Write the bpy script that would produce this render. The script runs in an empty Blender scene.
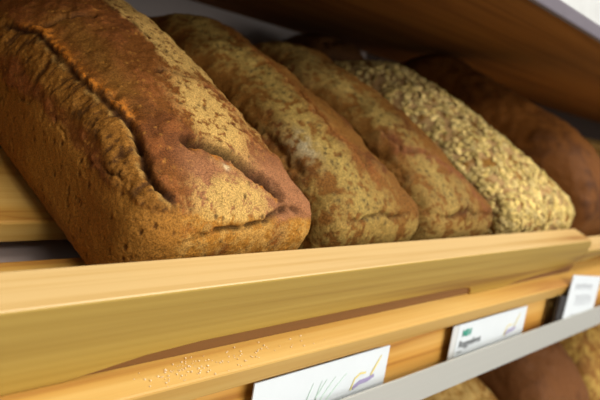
import bpy, bmesh, math, random
import numpy as np
from mathutils import Matrix, Vector, Euler

S = bpy.context.scene
COL = S.collection
RNG = random.Random(7)

# ---------------------------------------------------------------- frame, camera, light
# Everything on the sloping bread shelf is written in the shelf's own frame (x along the shelf,
# y from the front rail towards the wall, z square to the slats; rail top at z = 0, slats at z = FLOOR).
# SHELF_W puts that frame into the room: 1.2 m up, tilted 22 degrees towards the customer.
TILT = math.radians(22)
SHELF_W = Matrix.Translation((0, 0, 1.2)) @ Matrix.Rotation(TILT, 4, 'X')
FLOOR = -0.038

cam_data = bpy.data.cameras.new('camera')
cam = bpy.data.objects.new('camera', cam_data)
COL.objects.link(cam)
right = Vector((0.65699, -0.62066, 0.42797))
down = Vector((0.00686, -0.56273, -0.82661))
fwd = Vector((0.75387, 0.54601, -0.36545))
cm = Matrix.Identity(4)
for i in range(3):
    cm[i][0], cm[i][1], cm[i][2] = right[i], -down[i], -fwd[i]
cm.translation = Vector((0.0, -0.1634, 0.1381))
cam.matrix_world = SHELF_W @ cm
cam_data.sensor_width = 36
cam_data.lens = 36 * 659.8 / 600
cam_data.clip_start = 0.01
cam_data.dof.use_dof = True
cam_data.dof.focus_distance = 0.292
cam_data.dof.aperture_fstop = 11.0
cam_data.dof.aperture_blades = 7
S.camera = cam

S.view_settings.view_transform = 'Standard'
S.view_settings.look = 'None'
S.view_settings.gamma = 1.0
S.view_settings.exposure = 0.0
S.view_settings.use_curve_mapping = False

world = bpy.data.worlds.new('shop_ambience')
S.world = world
world.use_nodes = True
world.node_tree.nodes['Background'].inputs[0].default_value = (1.0, 0.97, 0.93, 1)
world.node_tree.nodes['Background'].inputs[1].default_value = 0.32


def area(name, loc, target, sx, sy, power, col=(1, 1, 1)):
    d = bpy.data.lights.new(name, 'AREA')
    d.shape = 'RECTANGLE'
    d.size, d.size_y, d.energy, d.color = sx, sy, power, col
    o = bpy.data.objects.new(name, d)
    COL.objects.link(o)
    o.location = loc
    o.rotation_euler = (Vector(target) - Vector(loc)).to_track_quat('-Z', 'Y').to_euler()
    return o


area('ceiling_tube_light', (0.8, -0.75, 2.75), (0.4, 0.0, 1.2), 2.6, 0.45, 37, (1.0, 0.97, 0.92))
area('ceiling_tube_light', (0.4, -3.0, 2.75), (0.3, 0.0, 1.2), 3.0, 0.5, 74, (1.0, 0.98, 0.95))
area('shop_window_light', (1.5, -5.5, 1.9), (0.3, 0.0, 1.2), 5.0, 2.2, 150, (0.97, 0.98, 1.0))

# ---------------------------------------------------------------- helpers


def tag(o, label=None, cat=None, group=None, kind=None):
    for k, v in (('label', label), ('category', cat), ('group', group), ('kind', kind)):
        if v:
            o[k] = v
    return o


def link_mesh(name, me, mats, parent=None, smooth=False):
    o = bpy.data.objects.new(name, me)
    COL.objects.link(o)
    for m in (mats if isinstance(mats, (list, tuple)) else [mats]):
        me.materials.append(m)
    if parent:
        o.parent = parent
    if smooth:
        me.polygons.foreach_set('use_smooth', [True] * len(me.polygons))
    return o


def from_bm(name, bm, mats, parent=None, smooth=False):
    me = bpy.data.meshes.new(name)
    bmesh.ops.recalc_face_normals(bm, faces=bm.faces)
    bm.to_mesh(me)
    bm.free()
    return link_mesh(name, me, mats, parent, smooth)


def bevel(o, w, seg=2):
    m = o.modifiers.new('edge', 'BEVEL')
    m.width, m.segments, m.limit_method = w, seg, 'ANGLE'
    m.angle_limit = math.radians(40)
    return o


def box_bm(x0, x1, y0, y1, z0, z1, bm=None):
    bm = bm or bmesh.new()
    v = [bm.verts.new((x, y, z)) for x in (x0, x1) for y in (y0, y1) for z in (z0, z1)]
    for f in ((0, 1, 3, 2), (4, 6, 7, 5), (0, 4, 5, 1), (2, 3, 7, 6), (0, 2, 6, 4), (1, 5, 7, 3)):
        bm.faces.new([v[i] for i in f])
    return bm


def empty(name, loc=(0, 0, 0)):
    o = bpy.data.objects.new(name, None)
    o.empty_display_size = 0.02
    COL.objects.link(o)
    o.location = loc
    return o


PLACED = []          # top-level things written in the shelf's frame


def in_shelf(o, m=None):
    PLACED.append((o, SHELF_W @ (m or Matrix.Translation(o.location))))
    return o


# ---------------------------------------------------------------- materials


def new_mat(name):
    m = bpy.data.materials.new(name)
    m.use_nodes = True
    nt = m.node_tree
    return m, nt, nt.nodes, nt.links, nt.nodes['Principled BSDF']


def wood(name, c_light, c_mid, c_dark, rough=0.45, seed=0.0, axis='x', bump=0.12, scale=1.0):
    m, nt, N, L, B = new_mat(name)
    tc = N.new('ShaderNodeTexCoord')
    mp = N.new('ShaderNodeMapping')
    s = (1.2, 26, 26)
    mp.inputs['Scale'].default_value = tuple(k * scale for k in s)
    mp.inputs['Location'].default_value = (seed, seed * 1.7, seed * 0.6)
    L.new(tc.outputs['Object'], mp.inputs['Vector'])
    n1 = N.new('ShaderNodeTexNoise')
    n1.inputs['Scale'].default_value = 1.0
    n1.inputs['Detail'].default_value = 3
    n1.inputs['Distortion'].default_value = 0.15
    L.new(mp.outputs[0], n1.inputs['Vector'])
    # growth rings: repeat the noise value
    mul = N.new('ShaderNodeMath'); mul.operation = 'MULTIPLY'; mul.inputs[1].default_value = 7.0
    L.new(n1.outputs['Fac'], mul.inputs[0])
    fr = N.new('ShaderNodeMath'); fr.operation = 'PINGPONG'; fr.inputs[1].default_value = 1.0
    sharp = N.new('ShaderNodeMath'); sharp.operation = 'POWER'; sharp.inputs[1].default_value = 0.45
    L.new(fr.outputs[0], sharp.inputs[0])
    L.new(mul.outputs[0], fr.inputs[0])
    mp2 = N.new('ShaderNodeMapping')
    mp2.inputs['Scale'].default_value = (3, 300, 300)
    L.new(tc.outputs['Object'], mp2.inputs['Vector'])
    n2 = N.new('ShaderNodeTexNoise')
    n2.inputs['Scale'].default_value = 1.0
    n2.inputs['Detail'].default_value = 4
    L.new(mp2.outputs[0], n2.inputs['Vector'])
    mix = N.new('ShaderNodeMath'); mix.operation = 'MULTIPLY_ADD'
    mix.inputs[1].default_value = 1.15
    sub = N.new('ShaderNodeMath'); sub.operation = 'MULTIPLY_ADD'
    sub.inputs[1].default_value = 0.9; sub.inputs[2].default_value = -0.60
    L.new(sharp.outputs[0], sub.inputs[0])
    L.new(n2.outputs['Fac'], mix.inputs[0])
    L.new(sub.outputs[0], mix.inputs[2])
    cr = N.new('ShaderNodeValToRGB')
    e = cr.color_ramp.elements
    e[0].position, e[0].color = 0.12, (*c_dark, 1)
    e[1].position, e[1].color = 0.85, (*c_light, 1)
    k = e.new(0.45); k.color = (*c_mid, 1)
    L.new(mix.outputs[0], cr.inputs['Fac'])
    L.new(cr.outputs[0], B.inputs['Base Color'])
    B.inputs['Roughness'].default_value = rough
    b = N.new('ShaderNodeBump')
    b.inputs['Strength'].default_value = bump
    b.inputs['Distance'].default_value = 0.001
    L.new(n2.outputs['Fac'], b.inputs['Height'])
    L.new(b.outputs[0], B.inputs['Normal'])
    return m


def plain(name, col, rough=0.5, metal=0.0, grain=0.06, gscale=60):
    m, nt, N, L, B = new_mat(name)
    tc = N.new('ShaderNodeTexCoord')
    n = N.new('ShaderNodeTexNoise')
    n.inputs['Scale'].default_value = gscale
    n.inputs['Detail'].default_value = 3
    L.new(tc.outputs['Object'], n.inputs['Vector'])
    cr = N.new('ShaderNodeValToRGB')
    cr.color_ramp.elements[0].position, cr.color_ramp.elements[1].position = 0.3, 0.7
    cr.color_ramp.elements[0].color = (*[c * (1 - grain) for c in col], 1)
    cr.color_ramp.elements[1].color = (*[min(1, c * (1 + grain)) for c in col], 1)
    L.new(n.outputs['Fac'], cr.inputs['Fac'])
    L.new(cr.outputs[0], B.inputs['Base Color'])
    B.inputs['Roughness'].default_value = rough
    B.inputs['Metallic'].default_value = metal
    return m


def crust(name, fine=900, strength=0.5, contrast=0.35, rough=0.62, dist=0.0012):
    """Colour from the mesh's own crust colours, broken up by a fine grain and relief."""
    m, nt, N, L, B = new_mat(name)
    at = N.new('ShaderNodeVertexColor'); at.layer_name = 'crust'
    tc = N.new('ShaderNodeTexCoord')
    n = N.new('ShaderNodeTexNoise')
    n.inputs['Scale'].default_value = fine
    n.inputs['Detail'].default_value = 5
    n.inputs['Roughness'].default_value = 0.65
    L.new(tc.outputs['Object'], n.inputs['Vector'])
    cr = N.new('ShaderNodeValToRGB')
    cr.color_ramp.elements[0].position, cr.color_ramp.elements[1].position = 0.32, 0.68
    lo, hi = 1 - contrast, 1 + contrast * 0.6
    cr.color_ramp.elements[0].color = (lo, lo, lo, 1)
    cr.color_ramp.elements[1].color = (hi, hi, hi, 1)
    L.new(n.outputs['Fac'], cr.inputs['Fac'])
    mx = N.new('ShaderNodeMix'); mx.data_type = 'RGBA'; mx.blend_type = 'MULTIPLY'
    mx.inputs[0].default_value = 1.0
    L.new(at.outputs['Color'], mx.inputs[6])
    L.new(cr.outputs[0], mx.inputs[7])
    L.new(mx.outputs[2], B.inputs['Base Color'])
    B.inputs['Roughness'].default_value = rough
    B.inputs['Specular IOR Level'].default_value = 0.12
    b = N.new('ShaderNodeBump')
    b.inputs['Strength'].default_value = strength
    b.inputs['Distance'].default_value = dist
    L.new(n.outputs['Fac'], b.inputs['Height'])
    L.new(b.outputs[0], B.inputs['Normal'])
    return m


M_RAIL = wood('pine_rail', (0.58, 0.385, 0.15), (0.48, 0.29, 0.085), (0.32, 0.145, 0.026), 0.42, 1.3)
M_FRONT = wood('darker_front_pine', (0.40, 0.255, 0.045), (0.34, 0.205, 0.03), (0.22, 0.11, 0.014), 0.38, 1.3)  # darker, yellower pine for the front faces of the rail
M_SLAT = wood('pine_slat', (0.57, 0.345, 0.09), (0.50, 0.27, 0.052), (0.36, 0.16, 0.026), 0.45, 4.1)
M_BOARD = wood('orange_pine_board', (0.68, 0.38, 0.09), (0.58, 0.28, 0.045), (0.40, 0.16, 0.02), 0.5, 8.7)
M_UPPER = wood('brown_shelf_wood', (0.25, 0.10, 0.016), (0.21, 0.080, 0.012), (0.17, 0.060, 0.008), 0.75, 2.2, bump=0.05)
M_SLOT_SHADE = wood('slot_shade_brown', (0.20, 0.085, 0.018), (0.15, 0.06, 0.012), (0.10, 0.035, 0.008), 0.7, 5.5)
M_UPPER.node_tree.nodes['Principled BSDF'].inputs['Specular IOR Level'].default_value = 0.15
M_METAL = plain('grey_metal_edge', (0.13, 0.11, 0.125), 0.5, 0.0, 0.05)
M_WALL = plain('grey_back_panel', (0.30, 0.245, 0.21), 0.6, 0.0, 0.05, 20)
M_TRAY = plain('dark_grey_under_tray', (0.36, 0.28, 0.24), 0.7)
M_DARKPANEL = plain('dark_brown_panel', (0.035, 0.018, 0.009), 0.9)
M_PAPER = plain('white_card', (0.62, 0.65, 0.65), 0.55, 0, 0.015)
M_CARD_SHADOW = plain('card_shadow_black', (0.02, 0.016, 0.014), 0.5)
M_FLOORING = plain('shop_floor_tiles', (0.42, 0.40, 0.38), 0.5, 0, 0.08, 3)
M_GREEN = plain('green_ink', (0.02, 0.30, 0.20), 0.6)
M_PALEGREEN = plain('pale_green_ink', (0.55, 0.68, 0.58), 0.6)
M_YELLOW = plain('yellow_ink', (0.66, 0.54, 0.18), 0.6)
M_PURPLE = plain('purple_ink', (0.30, 0.25, 0.40), 0.6)
M_GREYINK = plain('grey_ink', (0.20, 0.21, 0.21), 0.6)
M_GREYPRINT = plain('grey_print', (0.25, 0.25, 0.27), 0.6)
M_FLOUR = plain('crumb', (0.75, 0.58, 0.36), 0.8)


def plastic_mat():
    m, nt, N, L, B = new_mat('frosted_price_strip')
    B.inputs['Base Color'].default_value = (0.44, 0.43, 0.38, 1)
    B.inputs['Roughness'].default_value = 0.35
    tr = N.new('ShaderNodeBsdfTransparent')
    mx = N.new('ShaderNodeMixShader')
    n = N.new('ShaderNodeTexNoise'); n.inputs['Scale'].default_value = 25
    mr = N.new('ShaderNodeMapRange')
    mr.inputs['To Min'].default_value, mr.inputs['To Max'].default_value = 0.80, 0.90
    L.new(n.outputs['Fac'], mr.inputs['Value'])
    L.new(mr.outputs[0], mx.inputs[0])
    L.new(tr.outputs[0], mx.inputs[1])
    L.new(B.outputs[0], mx.inputs[2])
    L.new(mx.outputs[0], N['Material Output'].inputs['Surface'])
    return m


M_STRIP = plastic_mat()
M_STRIPSOLID = plain('pale_price_strip', (0.55, 0.55, 0.52), 0.4)

# ---------------------------------------------------------------- noise in numpy


def _hash(ix, iy, iz, seed):
    h = (ix.astype(np.uint32) * np.uint32(374761393) + iy.astype(np.uint32) * np.uint32(668265263)
         + iz.astype(np.uint32) * np.uint32(2147483647) + np.uint32(seed * 974711 + 12345))
    h = (h ^ (h >> np.uint32(13))) * np.uint32(1274126177)
    h = h ^ (h >> np.uint32(16))
    h = h * np.uint32(2246822519)
    h = h ^ (h >> np.uint32(15))
    return (h & np.uint32(0xFFFFFF)).astype(np.float64) / 0xFFFFFF


def vnoise(p, seed=0):
    i = np.floor(p).astype(np.int64)
    f = p - i
    f = f * f * (3 - 2 * f)
    r = 0
    for dx in (0, 1):
        wx = f[:, 0] if dx else 1 - f[:, 0]
        for dy in (0, 1):
            wy = f[:, 1] if dy else 1 - f[:, 1]
            for dz in (0, 1):
                wz = f[:, 2] if dz else 1 - f[:, 2]
                r = r + wx * wy * wz * _hash(i[:, 0] + dx, i[:, 1] + dy, i[:, 2] + dz, seed)
    return r


def fbm(p, scale, octaves=3, seed=0, stretch=(1, 1, 1)):
    q = p * scale * np.array(stretch)
    a, s, t = 0.5, 0, 0
    for o in range(octaves):
        s = s + a * vnoise(q + 17.3 * o, seed + o)
        t += a
        q = q * 2.03
        a *= 0.5
    return s / t


def ss(a, b, x):
    t = np.clip((x - a) / (b - a), 0, 1)
    return t * t * (3 - 2 * t)


def worley(p, scale, seed=0):
    """distance to the nearest of one point per cell (in cell units), and that cell's random number"""
    q = p * scale
    i = np.floor(q).astype(np.int64)
    best = np.full(len(p), 9.0)
    rnd = np.zeros(len(p))
    for dx in (-1, 0, 1):
        for dy in (-1, 0, 1):
            for dz in (-1, 0, 1):
                c = i + np.array([dx, dy, dz])
                o = np.stack([_hash(c[:, 0], c[:, 1], c[:, 2], seed + k) for k in range(3)], 1)
                d = np.linalg.norm(c + o - q, axis=1)
                m = d < best
                best[m] = d[m]
                rnd[m] = _hash(c[:, 0], c[:, 1], c[:, 2], seed + 9)[m]
    return best, rnd


def line_dist(p, line):
    """distance to a polyline, signed side (x-wise), and position along it 0..1"""
    line = np.array(line, float)
    best = np.full(len(p), 9.0)
    along = np.zeros(len(p))
    side = np.zeros(len(p))
    seg = np.linalg.norm(np.diff(line, axis=0), axis=1)
    cum = np.concatenate([[0], np.cumsum(seg)]) / seg.sum()
    for k in range(len(line) - 1):
        a, b = line[k], line[k + 1]
        ab = b - a
        t = np.clip(((p - a) @ ab) / (ab @ ab), 0, 1)
        q = a + t[:, None] * ab
        d = np.linalg.norm(p - q, axis=1)
        m = d < best
        best[m] = d[m]
        along[m] = (cum[k] + t * (cum[k + 1] - cum[k]))[m]
        side[m] = (p - q)[m] @ np.cross(ab / np.linalg.norm(ab), (0, 0, 1.0))
    return best, side, along


# ---------------------------------------------------------------- loaves


def box_grid(nx, ny, nz):
    """surface grid of a cube -1..1 : vertices and quads"""
    def face(nu, nv, f):
        u, v = np.meshgrid(np.linspace(-1, 1, nu + 1), np.linspace(-1, 1, nv + 1), indexing='ij')
        pts = f(u.ravel(), v.ravel())
        idx = np.arange((nu + 1) * (nv + 1)).reshape(nu + 1, nv + 1)
        q = np.stack([idx[:-1, :-1], idx[1:, :-1], idx[1:, 1:], idx[:-1, 1:]], -1).reshape(-1, 4)
        return pts, q
    one = lambda u: np.ones_like(u)
    fs = [face(nx, ny, lambda u, v: np.stack([u, v, one(u)], 1)),
          face(ny, nx, lambda u, v: np.stack([v, u, -one(u)], 1)),
          face(ny, nz, lambda u, v: np.stack([one(u), u, v], 1)),
          face(nz, ny, lambda u, v: np.stack([-one(u), v, u], 1)),
          face(nz, nx, lambda u, v: np.stack([v, one(u), u], 1)),
          face(nx, nz, lambda u, v: np.stack([u, -one(u), v], 1))]
    V, Q, off = [], [], 0
    for p, q in fs:
        V.append(p); Q.append(q + off); off += len(p)
    V, Q = np.concatenate(V), np.concatenate(Q)
    key = np.round(V * 1e5).astype(np.int64)
    _, first, inv = np.unique(key, axis=0, return_index=True, return_inverse=True)
    return V[first], inv.reshape(-1)[Q]


def normals(V, Q):
    n = np.cross(V[Q[:, 2]] - V[Q[:, 0]], V[Q[:, 3]] - V[Q[:, 1]])
    out = np.zeros_like(V)
    for k in range(4):
        np.add.at(out, Q[:, k], n)
    return out / (np.linalg.norm(out, axis=1, keepdims=True) + 1e-12)


def loaf_body(W, L, Hs, D, step, r=0.014, flare=0.08, front_fall=0.09, rear_fall=0.06, skew=0.0, pw=2.4, pe=0.7, lean=0.0):
    """Tin loaf: flat pan sides up to Hs, a dome D high above; front face at y = 0, slats at z = 0."""
    cube, Q = box_grid(max(8, int(W / step)), max(8, int(L / step)), max(8, int(Hs * 1.25 / step)))
    half = np.array([W / 2, L / 2, Hs / 2])
    p = cube * half
    inner = np.clip(p, -(half - r), half - r)
    d = p - inner
    n = np.linalg.norm(d, axis=1, keepdims=True)
    p = np.where(n > 1e-9, inner + d / np.maximum(n, 1e-9) * r, p)
    x, y, z = p[:, 0], p[:, 1] + L / 2, p[:, 2] + Hs / 2
    zt = z / Hs
    x = x * (1 + flare * (zt - 0.5))
    y = y + (y - L / 2) * flare * 0.5 * (zt - 0.5)
    tf = np.clip(y / front_fall, 0, 1)
    tr = np.clip((L - y) / rear_fall, 0, 1)
    fall = (1 - (1 - tf) ** 2.3) * (1 - (1 - tr) ** 2.3)
    u = np.clip(np.abs(2 * (x - skew) / W / (1 + flare * 0.5)), 0, 1)
    bump = D * (1 - u ** pw) ** pe * fall
    z = z + ss(0.3, 1.0, zt) * bump
    y = y + lean * ss(0.5, 1.6, z / Hs) * (1 - tf)
    return np.stack([x, y, z], 1), Q, zt


def finish_loaf(name, V, Q, colr, mat, loc, label, group='loaves on the bread shelf', yaw=0.0, tone=np.array([0.86, 0.72, 0.45])):
    me = bpy.data.meshes.new(name)
    me.from_pydata([], [], [])
    me.vertices.add(len(V)); me.vertices.foreach_set('co', V.ravel())
    me.loops.add(Q.size); me.loops.foreach_set('vertex_index', Q.ravel().astype(np.int32))
    me.polygons.add(len(Q)); me.polygons.foreach_set('loop_start', np.arange(0, Q.size, 4, dtype=np.int32))
    me.update(calc_edges=True)
    ca = me.color_attributes.new('crust', 'FLOAT_COLOR', 'POINT')
    ca.data.foreach_set('color', np.concatenate([np.clip(colr * tone, 0, 1), np.ones((len(V), 1))], 1).ravel())
    o = link_mesh(name, me, mat, None, True)
    tag(o, label, 'bread', group)
    in_shelf(o, Matrix.Translation(loc) @ Matrix.Rotation(yaw, 4, 'Z'))
    return o


def mixc(a, b, t):
    return a * (1 - t[:, None]) + np.array(b) * t[:, None]


def crack(V, N, disp, line, width, depth, jag=0.002, seed=3, lift=0.0, taper=0.12, zw=0.3):
    """a torn groove along a polyline; returns how deep in it each vertex lies (0..1)"""
    w = np.stack([fbm(V, 160, 3, seed + k) - 0.5 for k in range(3)], 1) * 2 * jag
    k = np.array([1, 1, zw])
    d, side, t = line_dist((V + w) * k, np.array(line) * k)
    end = ss(0, taper, t) * ss(0, taper, 1 - t)
    g = np.exp(-(d / width) ** 2) * end
    disp -= g * depth
    if lift:
        disp += lift * end * ss(0, width * 1.5, side) * np.exp(-(np.maximum(d, 0) / (width * 5)) ** 2)
    return g, d, side, end


M_CRUST = crust('dark_rye_crust', fine=1300, strength=0.6, contrast=0.6, rough=0.7)
M_CRUST_FLOURED = crust('floured_crust', fine=900, strength=0.5, contrast=0.55, rough=0.75)
M_CRUST_PLAIN = crust('plain_brown_crust', fine=500, strength=0.35, contrast=0.25)


def rye_loaf():
    V, Q, zt = loaf_body(0.110, 0.235, 0.054, 0.033, 0.0007, r=0.016, flare=0.05, front_fall=0.15, pw=2.3, pe=0.8)
    N = normals(V, Q)
    x, y, z = V.T
    n1 = fbm(V, 90, 4, 31) - 0.5
    n2 = fbm(V, 260, 3, 32) - 0.5
    n3 = fbm(V, 900, 2, 33) - 0.5
    low = fbm(V, 26, 3, 5) - 0.5
    # the line where the tin ended: lower on the front face than along the sides
    pan_z = 0.0465 + 0.005 * ss(0.05, 0.0, y) - 0.010 * ss(0.09, 0.17, y) - 0.003 * ss(-0.02, 0.02, x) * ss(0.02, 0.0, y)
    side = 1 - ss(-0.0015, 0.0025, z - pan_z + n1 * 0.010)
    top = 1 - side
    disp = low * 0.0035 * top + n1 * 0.0034 * top + n2 * 0.0014 * top + n3 * 0.0005
    # pores of the flat tin side
    wd, wr = worley(V * np.array([1, 1, 0.6]), 400, 71)
    pit = (1 - ss(0.2, 0.5, wd)) * (wr > 0.80) * side
    disp -= pit * 0.0008
    disp += side * (fbm(V, 420, 2, 51) - 0.5) * 0.0006
    # torn band between the tin edge and the long tear
    tear = [(-0.050, 0.175, 0.056), (-0.0484, 0.151, 0.063), (-0.0455, 0.139, 0.068), (-0.0457, 0.117, 0.0665), (-0.0452, 0.096, 0.0665),
            (-0.0434, 0.081, 0.0665), (-0.0425, 0.0644, 0.067), (-0.0414, 0.0532, 0.067), (-0.0414, 0.0423, 0.065),
            (-0.0432, 0.0326, 0.062), (-0.0443, 0.0219, 0.059), (-0.0421, 0.0114, 0.056), (-0.038, 0.006, 0.053)]
    j = np.stack([fbm(V, 170, 3, 90 + k) - 0.5 for k in range(3)], 1) * 0.004
    d, sd, t = line_dist(V + j, tear)
    sd = -sd
    end = ss(0, 0.08, t) * ss(0, 0.03, 1 - t)
    above = ss(-0.001, 0.001, sd)            # towards the dome
    groove = np.exp(-(d / 0.0017) ** 2) * end
    wide = np.exp(-(np.maximum(d - 0.001, 0) / 0.0045) ** 2) * end
    hole = ss(0.66, 0.75, t) * ss(1.0, 0.90, t)
    disp -= groove * (0.0016 + 0.003 * hole)
    disp -= np.exp(-(d / 0.004) ** 2) * hole * 0.0032 * ss(-0.15, 0.1, n1)
    disp += wide * above * 0.0014
    band = top * (x < -0.036) * (1 - above) * ss(0.012, 0.006, np.abs(d - 0.006))
    fib = fbm(V, 1.0, 3, 61, (160, 520, 140)) - 0.5
    disp += band * (fib * 0.0014 + n2 * 0.0010 + 0.0010)
    flap = wide * above * ss(0.16, 0.14, y) * ss(0.045, 0.06, y)
    disp += flap * (fbm(V, 420, 2, 63) - 0.35) * 0.0035
    # cracks across the dome
    gA, dA, sA, eA = crack(V, N, disp, [(-0.016, 0.083, 0.083), (-0.0076, 0.0858, 0.084), (-0.0009, 0.083, 0.084), (0.010, 0.082, 0.083), (0.018, 0.076, 0.080), (0.027, 0.066, 0.076), (0.035, 0.05, 0.068)], 0.0017, 0.0042, 0.004, 41, 0.001)
    gB, dB, sB, eB = crack(V, N, disp, [(-0.0246, 0.0355, 0.0693), (-0.0166, 0.037, 0.0708), (-0.0084, 0.0347, 0.070), (0.0034, 0.0283, 0.068), (0.0126, 0.0207, 0.064), (0.0217, 0.0159, 0.061), (0.029, 0.008, 0.055)], 0.0021, 0.0075, 0.004, 42, -0.0015)
    gC, dC, sC, eC = crack(V, N, disp, [(-0.037, 0.001, 0.039), (-0.031, 0.0, 0.041), (-0.0267, 0.0, 0.0425), (-0.017, 0.001, 0.0444), (-0.0027, 0.0017, 0.0466), (0.0106, 0.0023, 0.0487), (0.0263, 0.0056, 0.0525), (0.04, 0.006, 0.053)], 0.0014, 0.0034, 0.003, 43, 0.0, zw=1.0)
    gD, dD, sD, eD = crack(V, N, disp, [(-0.044, 0.141, 0.069), (-0.035, 0.143, 0.078), (-0.027, 0.141, 0.081), (-0.02, 0.135, 0.084)], 0.0018, 0.003, 0.004, 44, 0.0)
    gE, dE, sE, eE = crack(V, N, disp, [(-0.010, 0.165, 0.087), (-0.004, 0.140, 0.089), (-0.001, 0.115, 0.088), (0.006, 0.095, 0.085)], 0.0013, 0.002, 0.004, 45, 0.0008)
    gG, dG, sG, eG = crack(V, N, disp, [(-0.0557, 0.165, 0.032), (-0.0557, 0.141, 0.0377), (-0.055, 0.107, 0.0455), (-0.0542, 0.067, 0.0464), (-0.0545, 0.041, 0.0485), (-0.052, 0.0248, 0.0515), (-0.048, 0.012, 0.052)], 0.0011, 0.0016, 0.008, 47, 0.0, zw=1.0)
    gG = gG * ss(-0.05, 0.12, n1)
    gF, dF, sF, eF = crack(V, N, disp, [(-0.037, 0.053, 0.070), (-0.036, 0.062, 0.072), (-0.040, 0.072, 0.070)], 0.002, 0.002, 0.004, 46, 0.0)
    wr_ = fbm(V, 1.0, 3, 66, (500, 130, 300)) - 0.5
    disp += top * wr_ * 0.0004
    # colours of crust, bare crumb and flour
    col = np.tile(np.array([0.21, 0.083, 0.021]), (len(V), 1))
    col = mixc(col, (0.17, 0.062, 0.020), ss(0.0, 0.22, low + n1 * 0.4))
    col = mixc(col, (0.33, 0.125, 0.045), ss(0.02, 0.2, n2 + n1) * 0.7)
    col = mixc(col, (0.37, 0.185, 0.042), side)
    col = mixc(col, (0.30, 0.135, 0.028), side * ss(0.0, 0.15, low))
    col = mixc(col, (0.12, 0.05, 0.015), pit * 0.8)
    col = mixc(col, (0.30, 0.145, 0.032), band)
    col = mixc(col, (0.10, 0.045, 0.014), band * ss(0.02, 0.16, -fib) * 0.9)
    col = mixc(col, (0.24, 0.12, 0.028), np.exp(-((x + 0.034) / 0.007) ** 2) * top * ss(0.05, 0.07, y) * ss(0.155, 0.14, y) * 0.8)
    col = mixc(col, (0.13, 0.05, 0.014), np.exp(-((x + 0.030) / 0.006) ** 2) * top * ss(-0.05, 0.15, n1 + low) * ss(0.03, 0.06, y) * 0.8)
    col = mixc(col, (0.62, 0.24, 0.035), np.clip(flap * 1.3, 0, 1) * ss(-0.2, 0.05, n2 + n3))
    col = mixc(col, (0.10, 0.045, 0.014), np.maximum.reduce([gB * 0.7, gC * 0.5, gD * 0.8, groove * 0.75]))
    col = mixc(col, (0.55, 0.36, 0.14), np.exp(-((d - 0.0022) / 0.001) ** 2) * (1 - above) * end * ss(-0.1, 0.08, n2) * ss(0.16, 0.12, y) * 0.9)
    # burnt flecks and pale dry specks all over the crust
    fd, fr_ = worley(V * np.array([1, 1, 0.6]), 330, 81)
    fleck = (1 - ss(0.2, 0.5, fd)) * (fr_ > 0.68) * top
    col = mixc(col, (0.07, 0.03, 0.010), fleck * (0.45 + 0.4 * band) * ss(-0.1, 0.1, n1 + low))
    gd, gr = worley(V, 420, 86)
    pale = (1 - ss(0.15, 0.42, gd)) * (gr > 0.78) * top
    col = mixc(col, (0.52, 0.27, 0.07), pale * 0.7)
    # flour
    col = mixc(col, (0.40, 0.20, 0.13), top * ss(0.045, 0.02, y) * ss(-0.035, -0.02, x) * 0.8)
    p1 = np.exp(-(((x - 0.004) / 0.017) ** 2 + ((y - 0.055) / 0.030) ** 2) ** 1.5)
    p2 = np.exp(-(((x + 0.006) / 0.024) ** 2 + ((y - 0.008) / 0.011) ** 2) ** 1.5) * ss(0.046, 0.051, z)
    rear = ss(-0.004, 0.004, x + 0.004 + n1 * 0.02) * ss(0.075, 0.10, y) * 0.95
    right_sh = ss(0.015, 0.03, x) * top * 0.45 * ss(0.03, 0.06, y)
    front = ss(0.006, 0.001, y) * ss(-0.040, -0.030, x) * side
    col = mixc(col, (0.46, 0.235, 0.05), front)
    col = mixc(col, (0.27, 0.105, 0.022), front * ss(0.0, 0.18, n1))
    front = front * 0.35
    fl = np.clip(np.maximum.reduce([p1, p2, rear, right_sh, front]) * 1.25, 0, 1)
    fl = fl * ss(-0.14, 0.06, n2 * 1.2 + n3 * 0.8 + (fl - 0.55) * 0.35)
    col = mixc(col, (0.66, 0.48, 0.21), fl * 0.9)
    sp, sr = worley(V, 260, 77)
    speck = (1 - ss(0.2, 0.45, sp)) * (sr > 0.72) * ss(0.15, 0.5, fl)
    col = mixc(col, (0.12, 0.065, 0.025), speck * 0.85)
    col = mixc(col, (0.045, 0.018, 0.006), np.maximum.reduce([gA, gB, gC * 0.8, gE * 0.9, gG * 0.8, groove]) ** 0.8 * 0.95)
    lip = np.exp(-((dB - 0.0035) / 0.0014) ** 2) * eB * (sB > 0)
    col = mixc(col, (0.48, 0.20, 0.04), lip * ss(-0.15, 0.05, n2))
    white = np.exp(-((x + 0.0035) ** 2 + (y - 0.0235) ** 2) / 0.0016 ** 2) * top
    col = mixc(col, (0.75, 0.68, 0.58), white)
    low_ok = ss(0.0015, 0.006, z)
    V = V + N * (disp * low_ok)[:, None]
    return finish_loaf('rye_loaf', V, Q, col, M_CRUST, (0.2075, 0.006, FLOOR + 0.0006),
                       'large dark rye tin loaf with a long torn crack, leftmost on the shelf')


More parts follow.
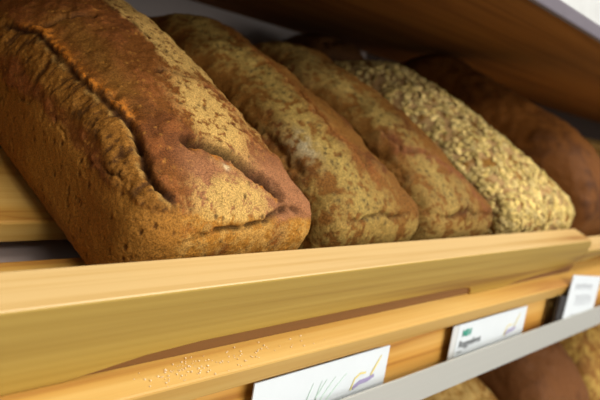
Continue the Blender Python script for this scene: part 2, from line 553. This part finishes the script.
def floured_loaf(seed, W, x0, label, ridge, base, bare, flour, band_x):
    V, Q, zt = loaf_body(W, 0.254, 0.053, 0.029, 0.0012, r=0.016, flare=0.05, front_fall=0.15, pw=2.1, pe=0.8)
    N = normals(V, Q)
    x, y, z = V.T
    low = fbm(V, 24, 3, seed) - 0.5
    n1 = fbm(V, 90, 4, seed + 11) - 0.5
    n2 = fbm(V, 300, 3, seed + 22) - 0.5
    pan_z = 0.046 + 0.004 * ss(0.0, 0.04, x)
    top = ss(-0.0015, 0.002, z - pan_z + n1 * 0.008)
    disp = (low * 0.007 + n1 * 0.0034) * top + n2 * 0.0012
    g1, d1, s1, e1 = crack(V, N, disp, [(-0.042, 0.004, 0.0465), (-0.024, 0.0028, 0.0474), (-0.005, 0.0045, 0.051), (0.015, 0.004, 0.049), (0.03, 0.005, 0.049)], 0.0015, 0.003, 0.003, seed + 1, zw=1.0)
    t2 = line_dist(V, ridge)[2]
    g2, d2, s2, e2 = crack(V, N, disp, ridge, 0.0022, 0.0030, 0.005, seed + 2, 0.0025)
    g3, d3, s3, e3 = crack(V, N, disp, [(-0.046, 0.19, 0.055), (-0.046, 0.13, 0.057), (-0.044, 0.07, 0.056), (-0.043, 0.03, 0.053)], 0.002, 0.003, 0.004, seed + 3, 0.001, zw=0.7)
    col = np.tile(np.array(base), (len(V), 1))
    col = mixc(col, (base[0] * 0.62, base[1] * 0.5, base[2] * 0.5), ss(0.02, 0.22, low + n1 * 0.6))
    rd = np.exp(-(d2 / 0.0075) ** 2) * ss(0, 0.1, t2)
    col = mixc(col, bare, rd * ss(-0.25, 0.0, n2 + n1) * 0.95)
    fl = np.exp(-((x - band_x + low * 0.02) / 0.017) ** 2) * top
    fl = np.maximum(fl, ss(0.006, 0.0, y) * 0.8)
    fl = np.maximum(fl, ss(0.045, 0.02, y) * 0.7 * ss(0.03, 0.0, x))
    fl = fl * (1 - rd * 0.8)
    fl = fl * ss(-0.10, 0.08, n2 + n1 * 0.6 + (fl - 0.5) * 0.3)
    col = mixc(col, flour, fl * 0.9)
    sp, sr = worley(V, 280, seed + 5)
    col = mixc(col, (0.09, 0.06, 0.03), (1 - ss(0.22, 0.5, sp)) * (sr > 0.42) * fl * top * 0.9)
    col = mixc(col, (0.11, 0.05, 0.015), np.maximum(g1 * 0.6, g2 * 0.6))
    if seed == 200:
        col = mixc(col, (0.55, 0.50, 0.42), np.exp(-(((x + 0.0345) / 0.006) ** 2 + ((y - 0.052) / 0.012) ** 2)) * ss(-0.1, 0.05, n2) * 0.8)
    V = V + N * (disp * ss(0.0015, 0.006, z))[:, None]
    return finish_loaf('floured_loaf', V, Q, col, M_CRUST_FLOURED, (x0, 0.006, FLOOR + 0.0006), label, tone=np.array([0.60, 0.54, 0.36]))


def oat_loaf():
    V, Q, zt = loaf_body(0.143, 0.262, 0.055, 0.030, 0.0016, r=0.02, flare=0.05, front_fall=0.17, pw=2.0, pe=0.8)
    N = normals(V, Q)
    x, y, z = V.T
    low = fbm(V, 26, 3, 301) - 0.5
    n1 = fbm(V, 110, 3, 305) - 0.5
    disp = low * 0.007 + n1 * 0.003
    crack(V, N, disp, [(-0.035, 0.17, 0.08), (-0.02, 0.12, 0.082), (-0.012, 0.06, 0.073), (-0.01, 0.02, 0.06)], 0.004, 0.004, 0.006, 306)
    col = np.tile(np.array([0.50, 0.36, 0.22]), (len(V), 1))
    col = mixc(col, (0.30, 0.16, 0.04), ss(0.0, 0.2, n1))
    P0 = V + N * (disp * ss(0.0015, 0.006, z))[:, None]
    loc = (0.575, 0.006, FLOOR + 0.0006)
    o = finish_loaf('oat_loaf', P0, Q, col, M_CRUST_FLOURED, loc, 'wide pale loaf covered all over in oat flakes')
    # the flakes lie on the crust of the top, front and sides
    rng = np.random.RandomState(5)
    N2 = normals(P0, Q)
    tops = np.nonzero((z > 0.012) & (N2[:, 2] > -0.3) & (y < 0.252))[0]
    pick = rng.choice(tops, 3000, replace=True)
    vs, fs, cs = [], [], []
    for k in pick:
        c, n = P0[k], N2[k]
        if P0[k][2] < 0.035 and rng.rand() < 0.45:
            continue
        n = n + rng.normal(0, 0.28, 3)
        n /= np.linalg.norm(n)
        a = np.cross(n, rng.normal(0, 1, 3)); a /= np.linalg.norm(a)
        b = np.cross(n, a)
        ra = rng.uniform(0.0022, 0.0046); rb = ra * rng.uniform(0.55, 0.85)
        base = len(vs)
        tone = rng.uniform(0.65, 1.1) if rng.rand() > 0.12 else 1.3
        colr = np.array([0.66, 0.48, 0.16]) * tone + rng.uniform(-0.03, 0.03)
        m = 7
        for i in range(m):
            t = 2 * math.pi * i / m
            vs.append(c + a * ra * math.cos(t) + b * rb * math.sin(t) + n * 0.0002)
        for i in range(m):
            t = 2 * math.pi * i / m
            vs.append(c + a * ra * 0.85 * math.cos(t) + b * rb * 0.85 * math.sin(t) + n * 0.0010)
        vs.append(c + n * 0.0007)
        cs += [colr] * (2 * m + 1)
        for i in range(m):
            q = (i + 1) % m
            fs.append((base + i, base + q, base + m + q, base + m + i))
            fs.append((base + m + i, base + m + q, base + 2 * m))
    me = bpy.data.meshes.new('oat_flakes')
    me.from_pydata([tuple(v) for v in vs], [], fs)
    ca = me.color_attributes.new('crust', 'FLOAT_COLOR', 'POINT')
    ca.data.foreach_set('color', np.concatenate([np.clip(np.array(cs), 0, 1), np.ones((len(cs), 1))], 1).ravel())
    fl = link_mesh('oat_flakes', me, M_CRUST_FLOURED, o, True)
    tag(fl, 'pale flat oat flakes stuck on the crust', None, None, 'stuff')
    return o


def plain_loaf(name, W, L, Hs, D, loc, label, seed, base, dark, frame=None, yaw=0.0, ff=0.1, flour=None, group='loaves on the bread shelf', rf=0.1):
    V, Q, zt = loaf_body(W, L, Hs, D, 0.0022, r=0.02, flare=0.05, front_fall=ff, rear_fall=rf, pw=2.2, pe=0.75)
    N = normals(V, Q)
    x, y, z = V.T
    low = fbm(V, 22, 3, seed) - 0.5
    n1 = fbm(V, 110, 3, seed + 4) - 0.5
    top = ss(Hs * 0.8, Hs * 0.95, z)
    disp = (low * 0.007 + n1 * 0.003) * (0.25 + 0.75 * top)
    g, d_, s_, e_ = crack(V, N, disp, [(-W * 0.2, L * 0.8, Hs + D), (-W * 0.05, L * 0.5, Hs + D), (W * 0.08, L * 0.2, Hs + D * 0.8)], 0.004, 0.004, 0.008, seed + 6, 0.002)
    col = np.tile(np.array(base), (len(V), 1))
    col = mixc(col, dark, ss(-0.02, 0.2, low + n1 * 0.6))
    if flour:
        col = mixc(col, flour, ss(-0.12, 0.05, n1 - low * 0.5 + (fbm(V, 330, 3, seed + 8) - 0.5) * 1.2) * (0.3 + 0.7 * top) * 0.85)
    V = V + N * (disp * ss(0.0015, 0.006, z))[:, None]
    o = finish_loaf(name, V, Q, col, M_CRUST_PLAIN, loc, label, group, yaw)
    if frame is not None:
        PLACED[-1] = (o, frame @ Matrix.Translation(loc) @ Matrix.Rotation(yaw, 4, 'Z'))
    return o


# ---------------------------------------------------------------- the bread shelf
X0, X1 = -0.35, 3.2
shelf = in_shelf(empty('bread_shelf'))
tag(shelf, 'sloping slatted pine bread shelf with a notched front rail and a grey price strip', 'shelf')
SLATS = [(-0.033, 0.051), (0.079, 0.148), (0.176, 0.245), (0.273, 0.342), (0.362, 0.406)]
for y0, y1 in SLATS:
    bevel(from_bm('slat', box_bm(X0, X1, y0, y1, FLOOR - 0.012, FLOOR), M_SLAT, shelf), 0.0012)

from_bm('under_tray', box_bm(X0, X1, -0.02, 0.41, FLOOR - 0.026, FLOOR - 0.024), M_TRAY, shelf)


zb = FLOOR
def rail_bm(cols, y0, y1):
    """board standing on the shelf, drawn column by column: (x, bottom, top)"""
    bm = bmesh.new()
    rows = [[bm.verts.new(p) for p in ((x, y0, b), (x, y0, t), (x, y1, t), (x, y1, b))] for x, b, t in cols]
    for a, b in zip(rows, rows[1:]):
        for k in range(4):
            q = (k + 1) % 4
            f = bm.faces.new((a[k], a[q], b[q], b[k]))
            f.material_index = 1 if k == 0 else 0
    bm.faces.new(rows[0]); bm.faces.new(rows[-1][::-1])
    return bm


NOTCH = [(X0, zb), (0.122, zb), (0.140, -0.0350), (0.155, -0.0325), (0.183, -0.0306), (0.24, -0.0300), (0.33, -0.0296), (0.415, -0.0300),
         (0.424, -0.0308), (0.430, -0.0325), (0.433, -0.0350), (0.434, zb), (0.490, zb), (0.515, -0.0345), (0.55, -0.0325), (0.60, -0.030), (0.636, -0.0275)]
cols = [(x, z, 0.0) for x, z in NOTCH] + [(0.645, -0.0268, -0.006)]
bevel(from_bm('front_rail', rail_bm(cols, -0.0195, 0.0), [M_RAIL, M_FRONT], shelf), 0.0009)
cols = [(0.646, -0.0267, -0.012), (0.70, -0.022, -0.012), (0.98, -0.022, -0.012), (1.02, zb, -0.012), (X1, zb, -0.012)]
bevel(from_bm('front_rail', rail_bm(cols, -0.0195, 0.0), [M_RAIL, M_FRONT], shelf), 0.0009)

from_bm('slot_shade_strip', box_bm(X0, 0.64, -0.0180, -0.003, FLOOR, -0.0290), M_SLOT_SHADE, shelf)  # dark strip added in the notch, its colour standing in for shade

# front board and price strip hang upright in the room, so they lean in the shelf's frame
UP = Vector((0, math.sin(TILT), math.cos(TILT)))
FW = Vector((0, math.cos(TILT), -math.sin(TILT)))
DROP = Matrix(((1, 0, 0, 0), (0, FW.y, UP.y, -0.030), (0, FW.z, UP.z, FLOOR - 0.012), (0, 0, 0, 1)))   # x, back, up from the slat's lower front edge


def drop_part(name, bm, mat, bev=0.0008, smooth=False):
    bmesh.ops.transform(bm, matrix=DROP, verts=bm.verts)
    o = from_bm(name, bm, mat, shelf, smooth)
    return bevel(o, bev) if bev else o


drop_part('front_board', box_bm(X0, 0.590, 0.004, 0.018, -0.043, -0.0005), M_BOARD)
drop_part('front_board', box_bm(0.594, X1, 0.004, 0.018, -0.043, -0.0005), M_BOARD)
drop_part('price_strip', box_bm(X0, X1, -0.0115, -0.010, -0.0405, -0.0200), M_STRIP, 0.0004)
drop_part('strip_hook', box_bm(X0, X1, -0.010, 0.004, -0.0405, -0.0390), M_METAL, 0.0003)


# ---------------------------------------------------------------- price cards
def text_mesh(body, size, mat, parent, name, loc, m, bold=0.0):
    cu = bpy.data.curves.new(name, 'FONT')
    cu.body = body
    cu.size = size
    cu.extrude = 0.0001
    cu.offset = bold
    t = bpy.data.objects.new('tmp', cu)
    COL.objects.link(t)
    me = bpy.data.meshes.new_from_object(t.evaluated_get(bpy.context.evaluated_depsgraph_get()))
    bpy.data.objects.remove(t)
    o = link_mesh(name, me, mat, parent)
    me.transform(Matrix.Translation(loc) @ Matrix.Rotation(math.pi / 2, 4, 'X'))
    return o


def stroke_bm(paths, y=-0.0012):
    """thin flat brush strokes: lists of (x, z, half width)"""
    bm = bmesh.new()
    for path in paths:
        prev = None
        for k, (x, z, w) in enumerate(path):
            a = path[max(0, k - 1)]; b = path[min(len(path) - 1, k + 1)]
            dx, dz = b[0] - a[0], b[1] - a[1]
            l = math.hypot(dx, dz) or 1
            nx, nz = -dz / l * w, dx / l * w
            cur = [bm.verts.new((x + nx, y, z + nz)), bm.verts.new((x - nx, y, z - nz))]
            if prev:
                bm.faces.new((prev[0], prev[1], cur[1], cur[0]))
            prev = cur
    r = bmesh.ops.extrude_face_region(bm, geom=bm.faces[:])
    bmesh.ops.translate(bm, verts=[v for v in r['geom'] if isinstance(v, bmesh.types.BMVert)], vec=(0, 0.0002, 0))
    return bm


def card(x0, x1, top, bot, label, y=-0.0016, roll=0.0):
    o = from_bm('price_card', box_bm(0, x1 - x0, -0.0008, 0.0, bot + 0.001, top), M_PAPER)
    tag(o, label, 'price card', 'price cards on the shelf front')
    in_shelf(o, DROP @ Matrix.Translation((x0, y, 0)) @ Matrix.Rotation(roll, 4, 'Y'))
    return o


c1 = card(0.215, 0.327, -0.002, -0.043, 'white price card with a pale green grass drawing, nearest the camera')
grass = []
for bx, tx, bend in ((0.040, 0.053, 0.004), (0.043, 0.060, 0.005), (0.047, 0.069, 0.006), (0.036, 0.043, 0.002), (0.044, 0.050, 0.002)):
    grass.append([(bx + (tx - bx) * t + bend * t * t * 0.5, -0.034 + 0.026 * t * (1 - 0.12 * t), 0.0006 * (1 - t) + 0.0001) for t in (0, 0.2, 0.4, 0.6, 0.8, 1)])
from_bm('grass_drawing', stroke_bm(grass), M_PALEGREEN, c1)


def emblem(c, x, z, s):
    ear = [[(x + 0.019 * s, z + 0.002 * s, 0.0006 * s), (x + 0.022 * s, z + 0.006 * s, 0.0009 * s), (x + 0.026 * s, z + 0.011 * s, 0.0006 * s), (x + 0.028 * s, z + 0.014 * s, 0.0002)],
           [(x - 0.001 * s, z - 0.004 * s, 0.0006 * s), (x + 0.002 * s, z + 0.003 * s, 0.0006 * s), (x + 0.007 * s, z + 0.0055 * s, 0.0006 * s), (x + 0.013 * s, z + 0.005 * s, 0.0006 * s)]]
    from_bm('wheat_emblem', stroke_bm(ear), M_YELLOW, c)
    bar = [[(x + 0.001 * s, z - 0.003 * s, 0.0010 * s), (x + 0.008 * s, z - 0.0005 * s, 0.0014 * s), (x + 0.016 * s, z - 0.0003 * s, 0.0014 * s), (x + 0.023 * s, z + 0.0012 * s, 0.0010 * s)]]
    from_bm('emblem_band', stroke_bm(bar), M_PURPLE, c)


emblem(c1, 0.079, -0.0190, 0.9)
c2 = card(0.413, 0.530, -0.002, -0.043, 'white price card with a green word over one dark line, second from the left')
from_bm('card_border', box_bm(-0.008, 0.0, -0.0006, 0.0, -0.042, -0.002), M_STRIPSOLID, c2)
text_mesh('NEU', 0.0066, M_GREEN, c2, 'green_lettering', (0.0065, -0.0012, -0.0112), None, 0.0002)
text_mesh('Roggenbrot', 0.0070, M_GREYINK, c2, 'dark_lettering', (0.004, -0.0012, -0.0190), None, 0.0001)
emblem(c2, 0.080, -0.0185, 0.85)


def scribble(x, z, w, h, n, rng):
    """one line of small print too blurred to read"""
    return [[(x + w * (k + 0.5 * (q % 2) * 0.7) / n, z + h * (q / 2 - 0.5) * rng.uniform(0.6, 1.0), 0.0003) for q in (0, 1, 2)] for k in range(n)]


tag(from_bm('small_print', stroke_bm(scribble(0.004, -0.0225, 0.007, 0.002, 3, RNG) + scribble(0.043, -0.036, 0.040, 0.006, 9, RNG)), M_GREYINK, c2), None, None, None, 'stuff')
c3 = card(0.603, 0.688, 0.020, -0.030, 'grey printed price card leaning in front of a black plate standing in for its shadow, rightmost of the cards', -0.0088, 0.10)
tag(from_bm('grey_lettering', stroke_bm(scribble(0.014, 0.010, 0.05, 0.006, 9, RNG) + scribble(0.022, -0.003, 0.05, 0.012, 6, RNG) + scribble(0.020, -0.019, 0.052, 0.006, 11, RNG) + scribble(0.018, -0.030, 0.03, 0.005, 7, RNG)), M_GREYPRINT, c3), None, None, None, 'stuff')
bevel(from_bm('card_shadow_plate', box_bm(-0.014, 0.070, 0.0003, 0.0040, -0.028, 0.000), M_CARD_SHADOW, c3), 0.0005)  # black plate added behind and left of the card as its painted shadow

# ---------------------------------------------------------------- upper shelf, back wall, floor
UPPER = SHELF_W @ Vector((0, 0.06, 0.153))
up_shelf = empty('upper_shelf', (0, UPPER.y, UPPER.z))
tag(up_shelf, 'level brown wooden shelf overhead with a grey metal edge', 'shelf')
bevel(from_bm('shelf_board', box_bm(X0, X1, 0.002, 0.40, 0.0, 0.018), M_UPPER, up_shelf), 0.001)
bevel(from_bm('metal_edge', box_bm(X0, X1, -0.004, 0.002, 0.0, 0.0105), M_METAL, up_shelf), 0.0015)
from_bm('price_strip', box_bm(X0, X1, -0.0025, 0.0015, 0.0108, 0.052), M_STRIPSOLID, up_shelf)
WALL_Y = UPPER.y + 0.401
wall = from_bm('wall_back', box_bm(-1.2, 0.80, WALL_Y, WALL_Y + 0.05, 0, 2.8), M_WALL)
tag(wall, 'dark grey panel behind the bread shelf', None, None, 'structure')
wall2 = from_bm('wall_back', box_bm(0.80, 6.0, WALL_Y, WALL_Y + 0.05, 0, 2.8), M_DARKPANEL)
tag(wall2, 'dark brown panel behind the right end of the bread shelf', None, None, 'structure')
flo = from_bm('floor', box_bm(-2.5, 6, -4, WALL_Y + 0.05, -0.05, 0), M_FLOORING)
tag(flo, 'shop floor in front of the bread shelf', None, None, 'structure')

rye_loaf()
floured_loaf(200, 0.097, 0.3205, 'brown loaf with a speckled flour stripe, just right of the cracked rye loaf',
             [(0.004, 0.20, 0.084), (0.0, 0.15, 0.086), (-0.006, 0.10, 0.081), (-0.010, 0.06, 0.075), (0.005, 0.025, 0.065)],
             (0.29, 0.13, 0.03), (0.34, 0.12, 0.03), (0.56, 0.41, 0.15), -0.021)
floured_loaf(240, 0.100, 0.4245, 'rusty brown floured loaf with a bare reddish ridge, just left of the oat loaf',
             [(-0.030, 0.085, 0.071), (-0.0317, 0.058, 0.0676), (-0.0188, 0.0507, 0.0714), (0.0012, 0.0392, 0.070), (0.0167, 0.0257, 0.064), (0.024, 0.012, 0.057)],
             (0.30, 0.135, 0.032), (0.34, 0.12, 0.06), (0.54, 0.39, 0.15), -0.022)
oat_loaf()
plain_loaf('brown_loaf', 0.125, 0.295, 0.062, 0.044, (0.728, 0.006, FLOOR + 0.0006), 'tall plain dark brown loaf right of the oat loaf, partly out of the picture',
           400, (0.15, 0.060, 0.014), (0.09, 0.035, 0.009), rf=0.05)
plain_loaf('brown_loaf', 0.075, 0.125, 0.044, 0.026, (0.655, 0.322, FLOOR + 0.0006), 'very dark loaf lying crosswise in the shade behind the oat loaf',
           430, (0.09, 0.04, 0.014), (0.06, 0.026, 0.009), yaw=math.pi / 2, ff=0.05, rf=0.05)

# ---------------------------------------------------------------- lower shelf and its bread
LOW = Matrix.Translation((0, 0, -0.25)) @ SHELF_W
low_shelf = empty('lower_shelf')
PLACED.append((low_shelf, LOW))
tag(low_shelf, 'slatted pine shelf below the grey price strip, loaded with bread', 'shelf')
for k in range(7):
    y0 = -0.033 + 0.071 * k
    bevel(from_bm('slat', box_bm(X0, X1, y0, y0 + 0.057, FLOOR - 0.012, FLOOR), M_SLAT, low_shelf), 0.0012)
LG = 'loaves on the lower shelf'
lz = FLOOR + 0.0006
plain_loaf('pale_loaf', 0.120, 0.25, 0.060, 0.030, (0.600, 0.006, lz), 'pale floury loaf on the lower shelf, left of the dark brown one', 500, (0.40, 0.25, 0.09), (0.30, 0.17, 0.06), LOW, flour=(0.62, 0.48, 0.24), group=LG)
plain_loaf('brown_loaf', 0.145, 0.25, 0.078, 0.045, (0.757, 0.006, lz), 'dark brown loaf on the lower shelf under the slanted grey card', 520, (0.17, 0.075, 0.032), (0.11, 0.045, 0.018), LOW, group=LG)
plain_loaf('seeded_loaf', 0.140, 0.25, 0.075, 0.045, (0.915, 0.006, lz), 'yellowish mottled loaf at the lower right edge of the picture', 540, (0.26, 0.13, 0.035), (0.16, 0.08, 0.025), LOW, flour=(0.52, 0.38, 0.13), group=LG)
plain_loaf('golden_loaf', 0.110, 0.25, 0.058, 0.030, (0.475, 0.006, lz), 'golden loaf on the lower shelf, just peeping out below the price strip', 560, (0.48, 0.26, 0.05), (0.32, 0.15, 0.03), LOW, group=LG)

# ---------------------------------------------------------------- crumbs on the ledge
bm = bmesh.new()
for cx, cy, sx, sy, n in ((0.172, -0.0262, 0.010, 0.0035, 70), (0.215, -0.027, 0.02, 0.003, 45)):
    for _ in range(n):
        r = RNG.uniform(0.00025, 0.0006)
        mtx = Matrix.Translation((RNG.gauss(cx, sx), min(-0.0205, max(-0.032, RNG.gauss(cy, sy))), FLOOR + r * 0.7)) @ Euler((RNG.random() * 3, RNG.random() * 3, 0)).to_matrix().to_4x4() @ Matrix.Diagonal((1, 0.7, 0.6, 1))
        bmesh.ops.create_icosphere(bm, subdivisions=1, radius=r, matrix=mtx)
cr = from_bm('crumbs', bm, M_FLOUR)
tag(cr, 'light bread crumbs scattered on the ledge below the front rail', 'crumbs', None, 'stuff')
in_shelf(cr, Matrix.Identity(4))

for o, m in PLACED:
    o.matrix_world = m
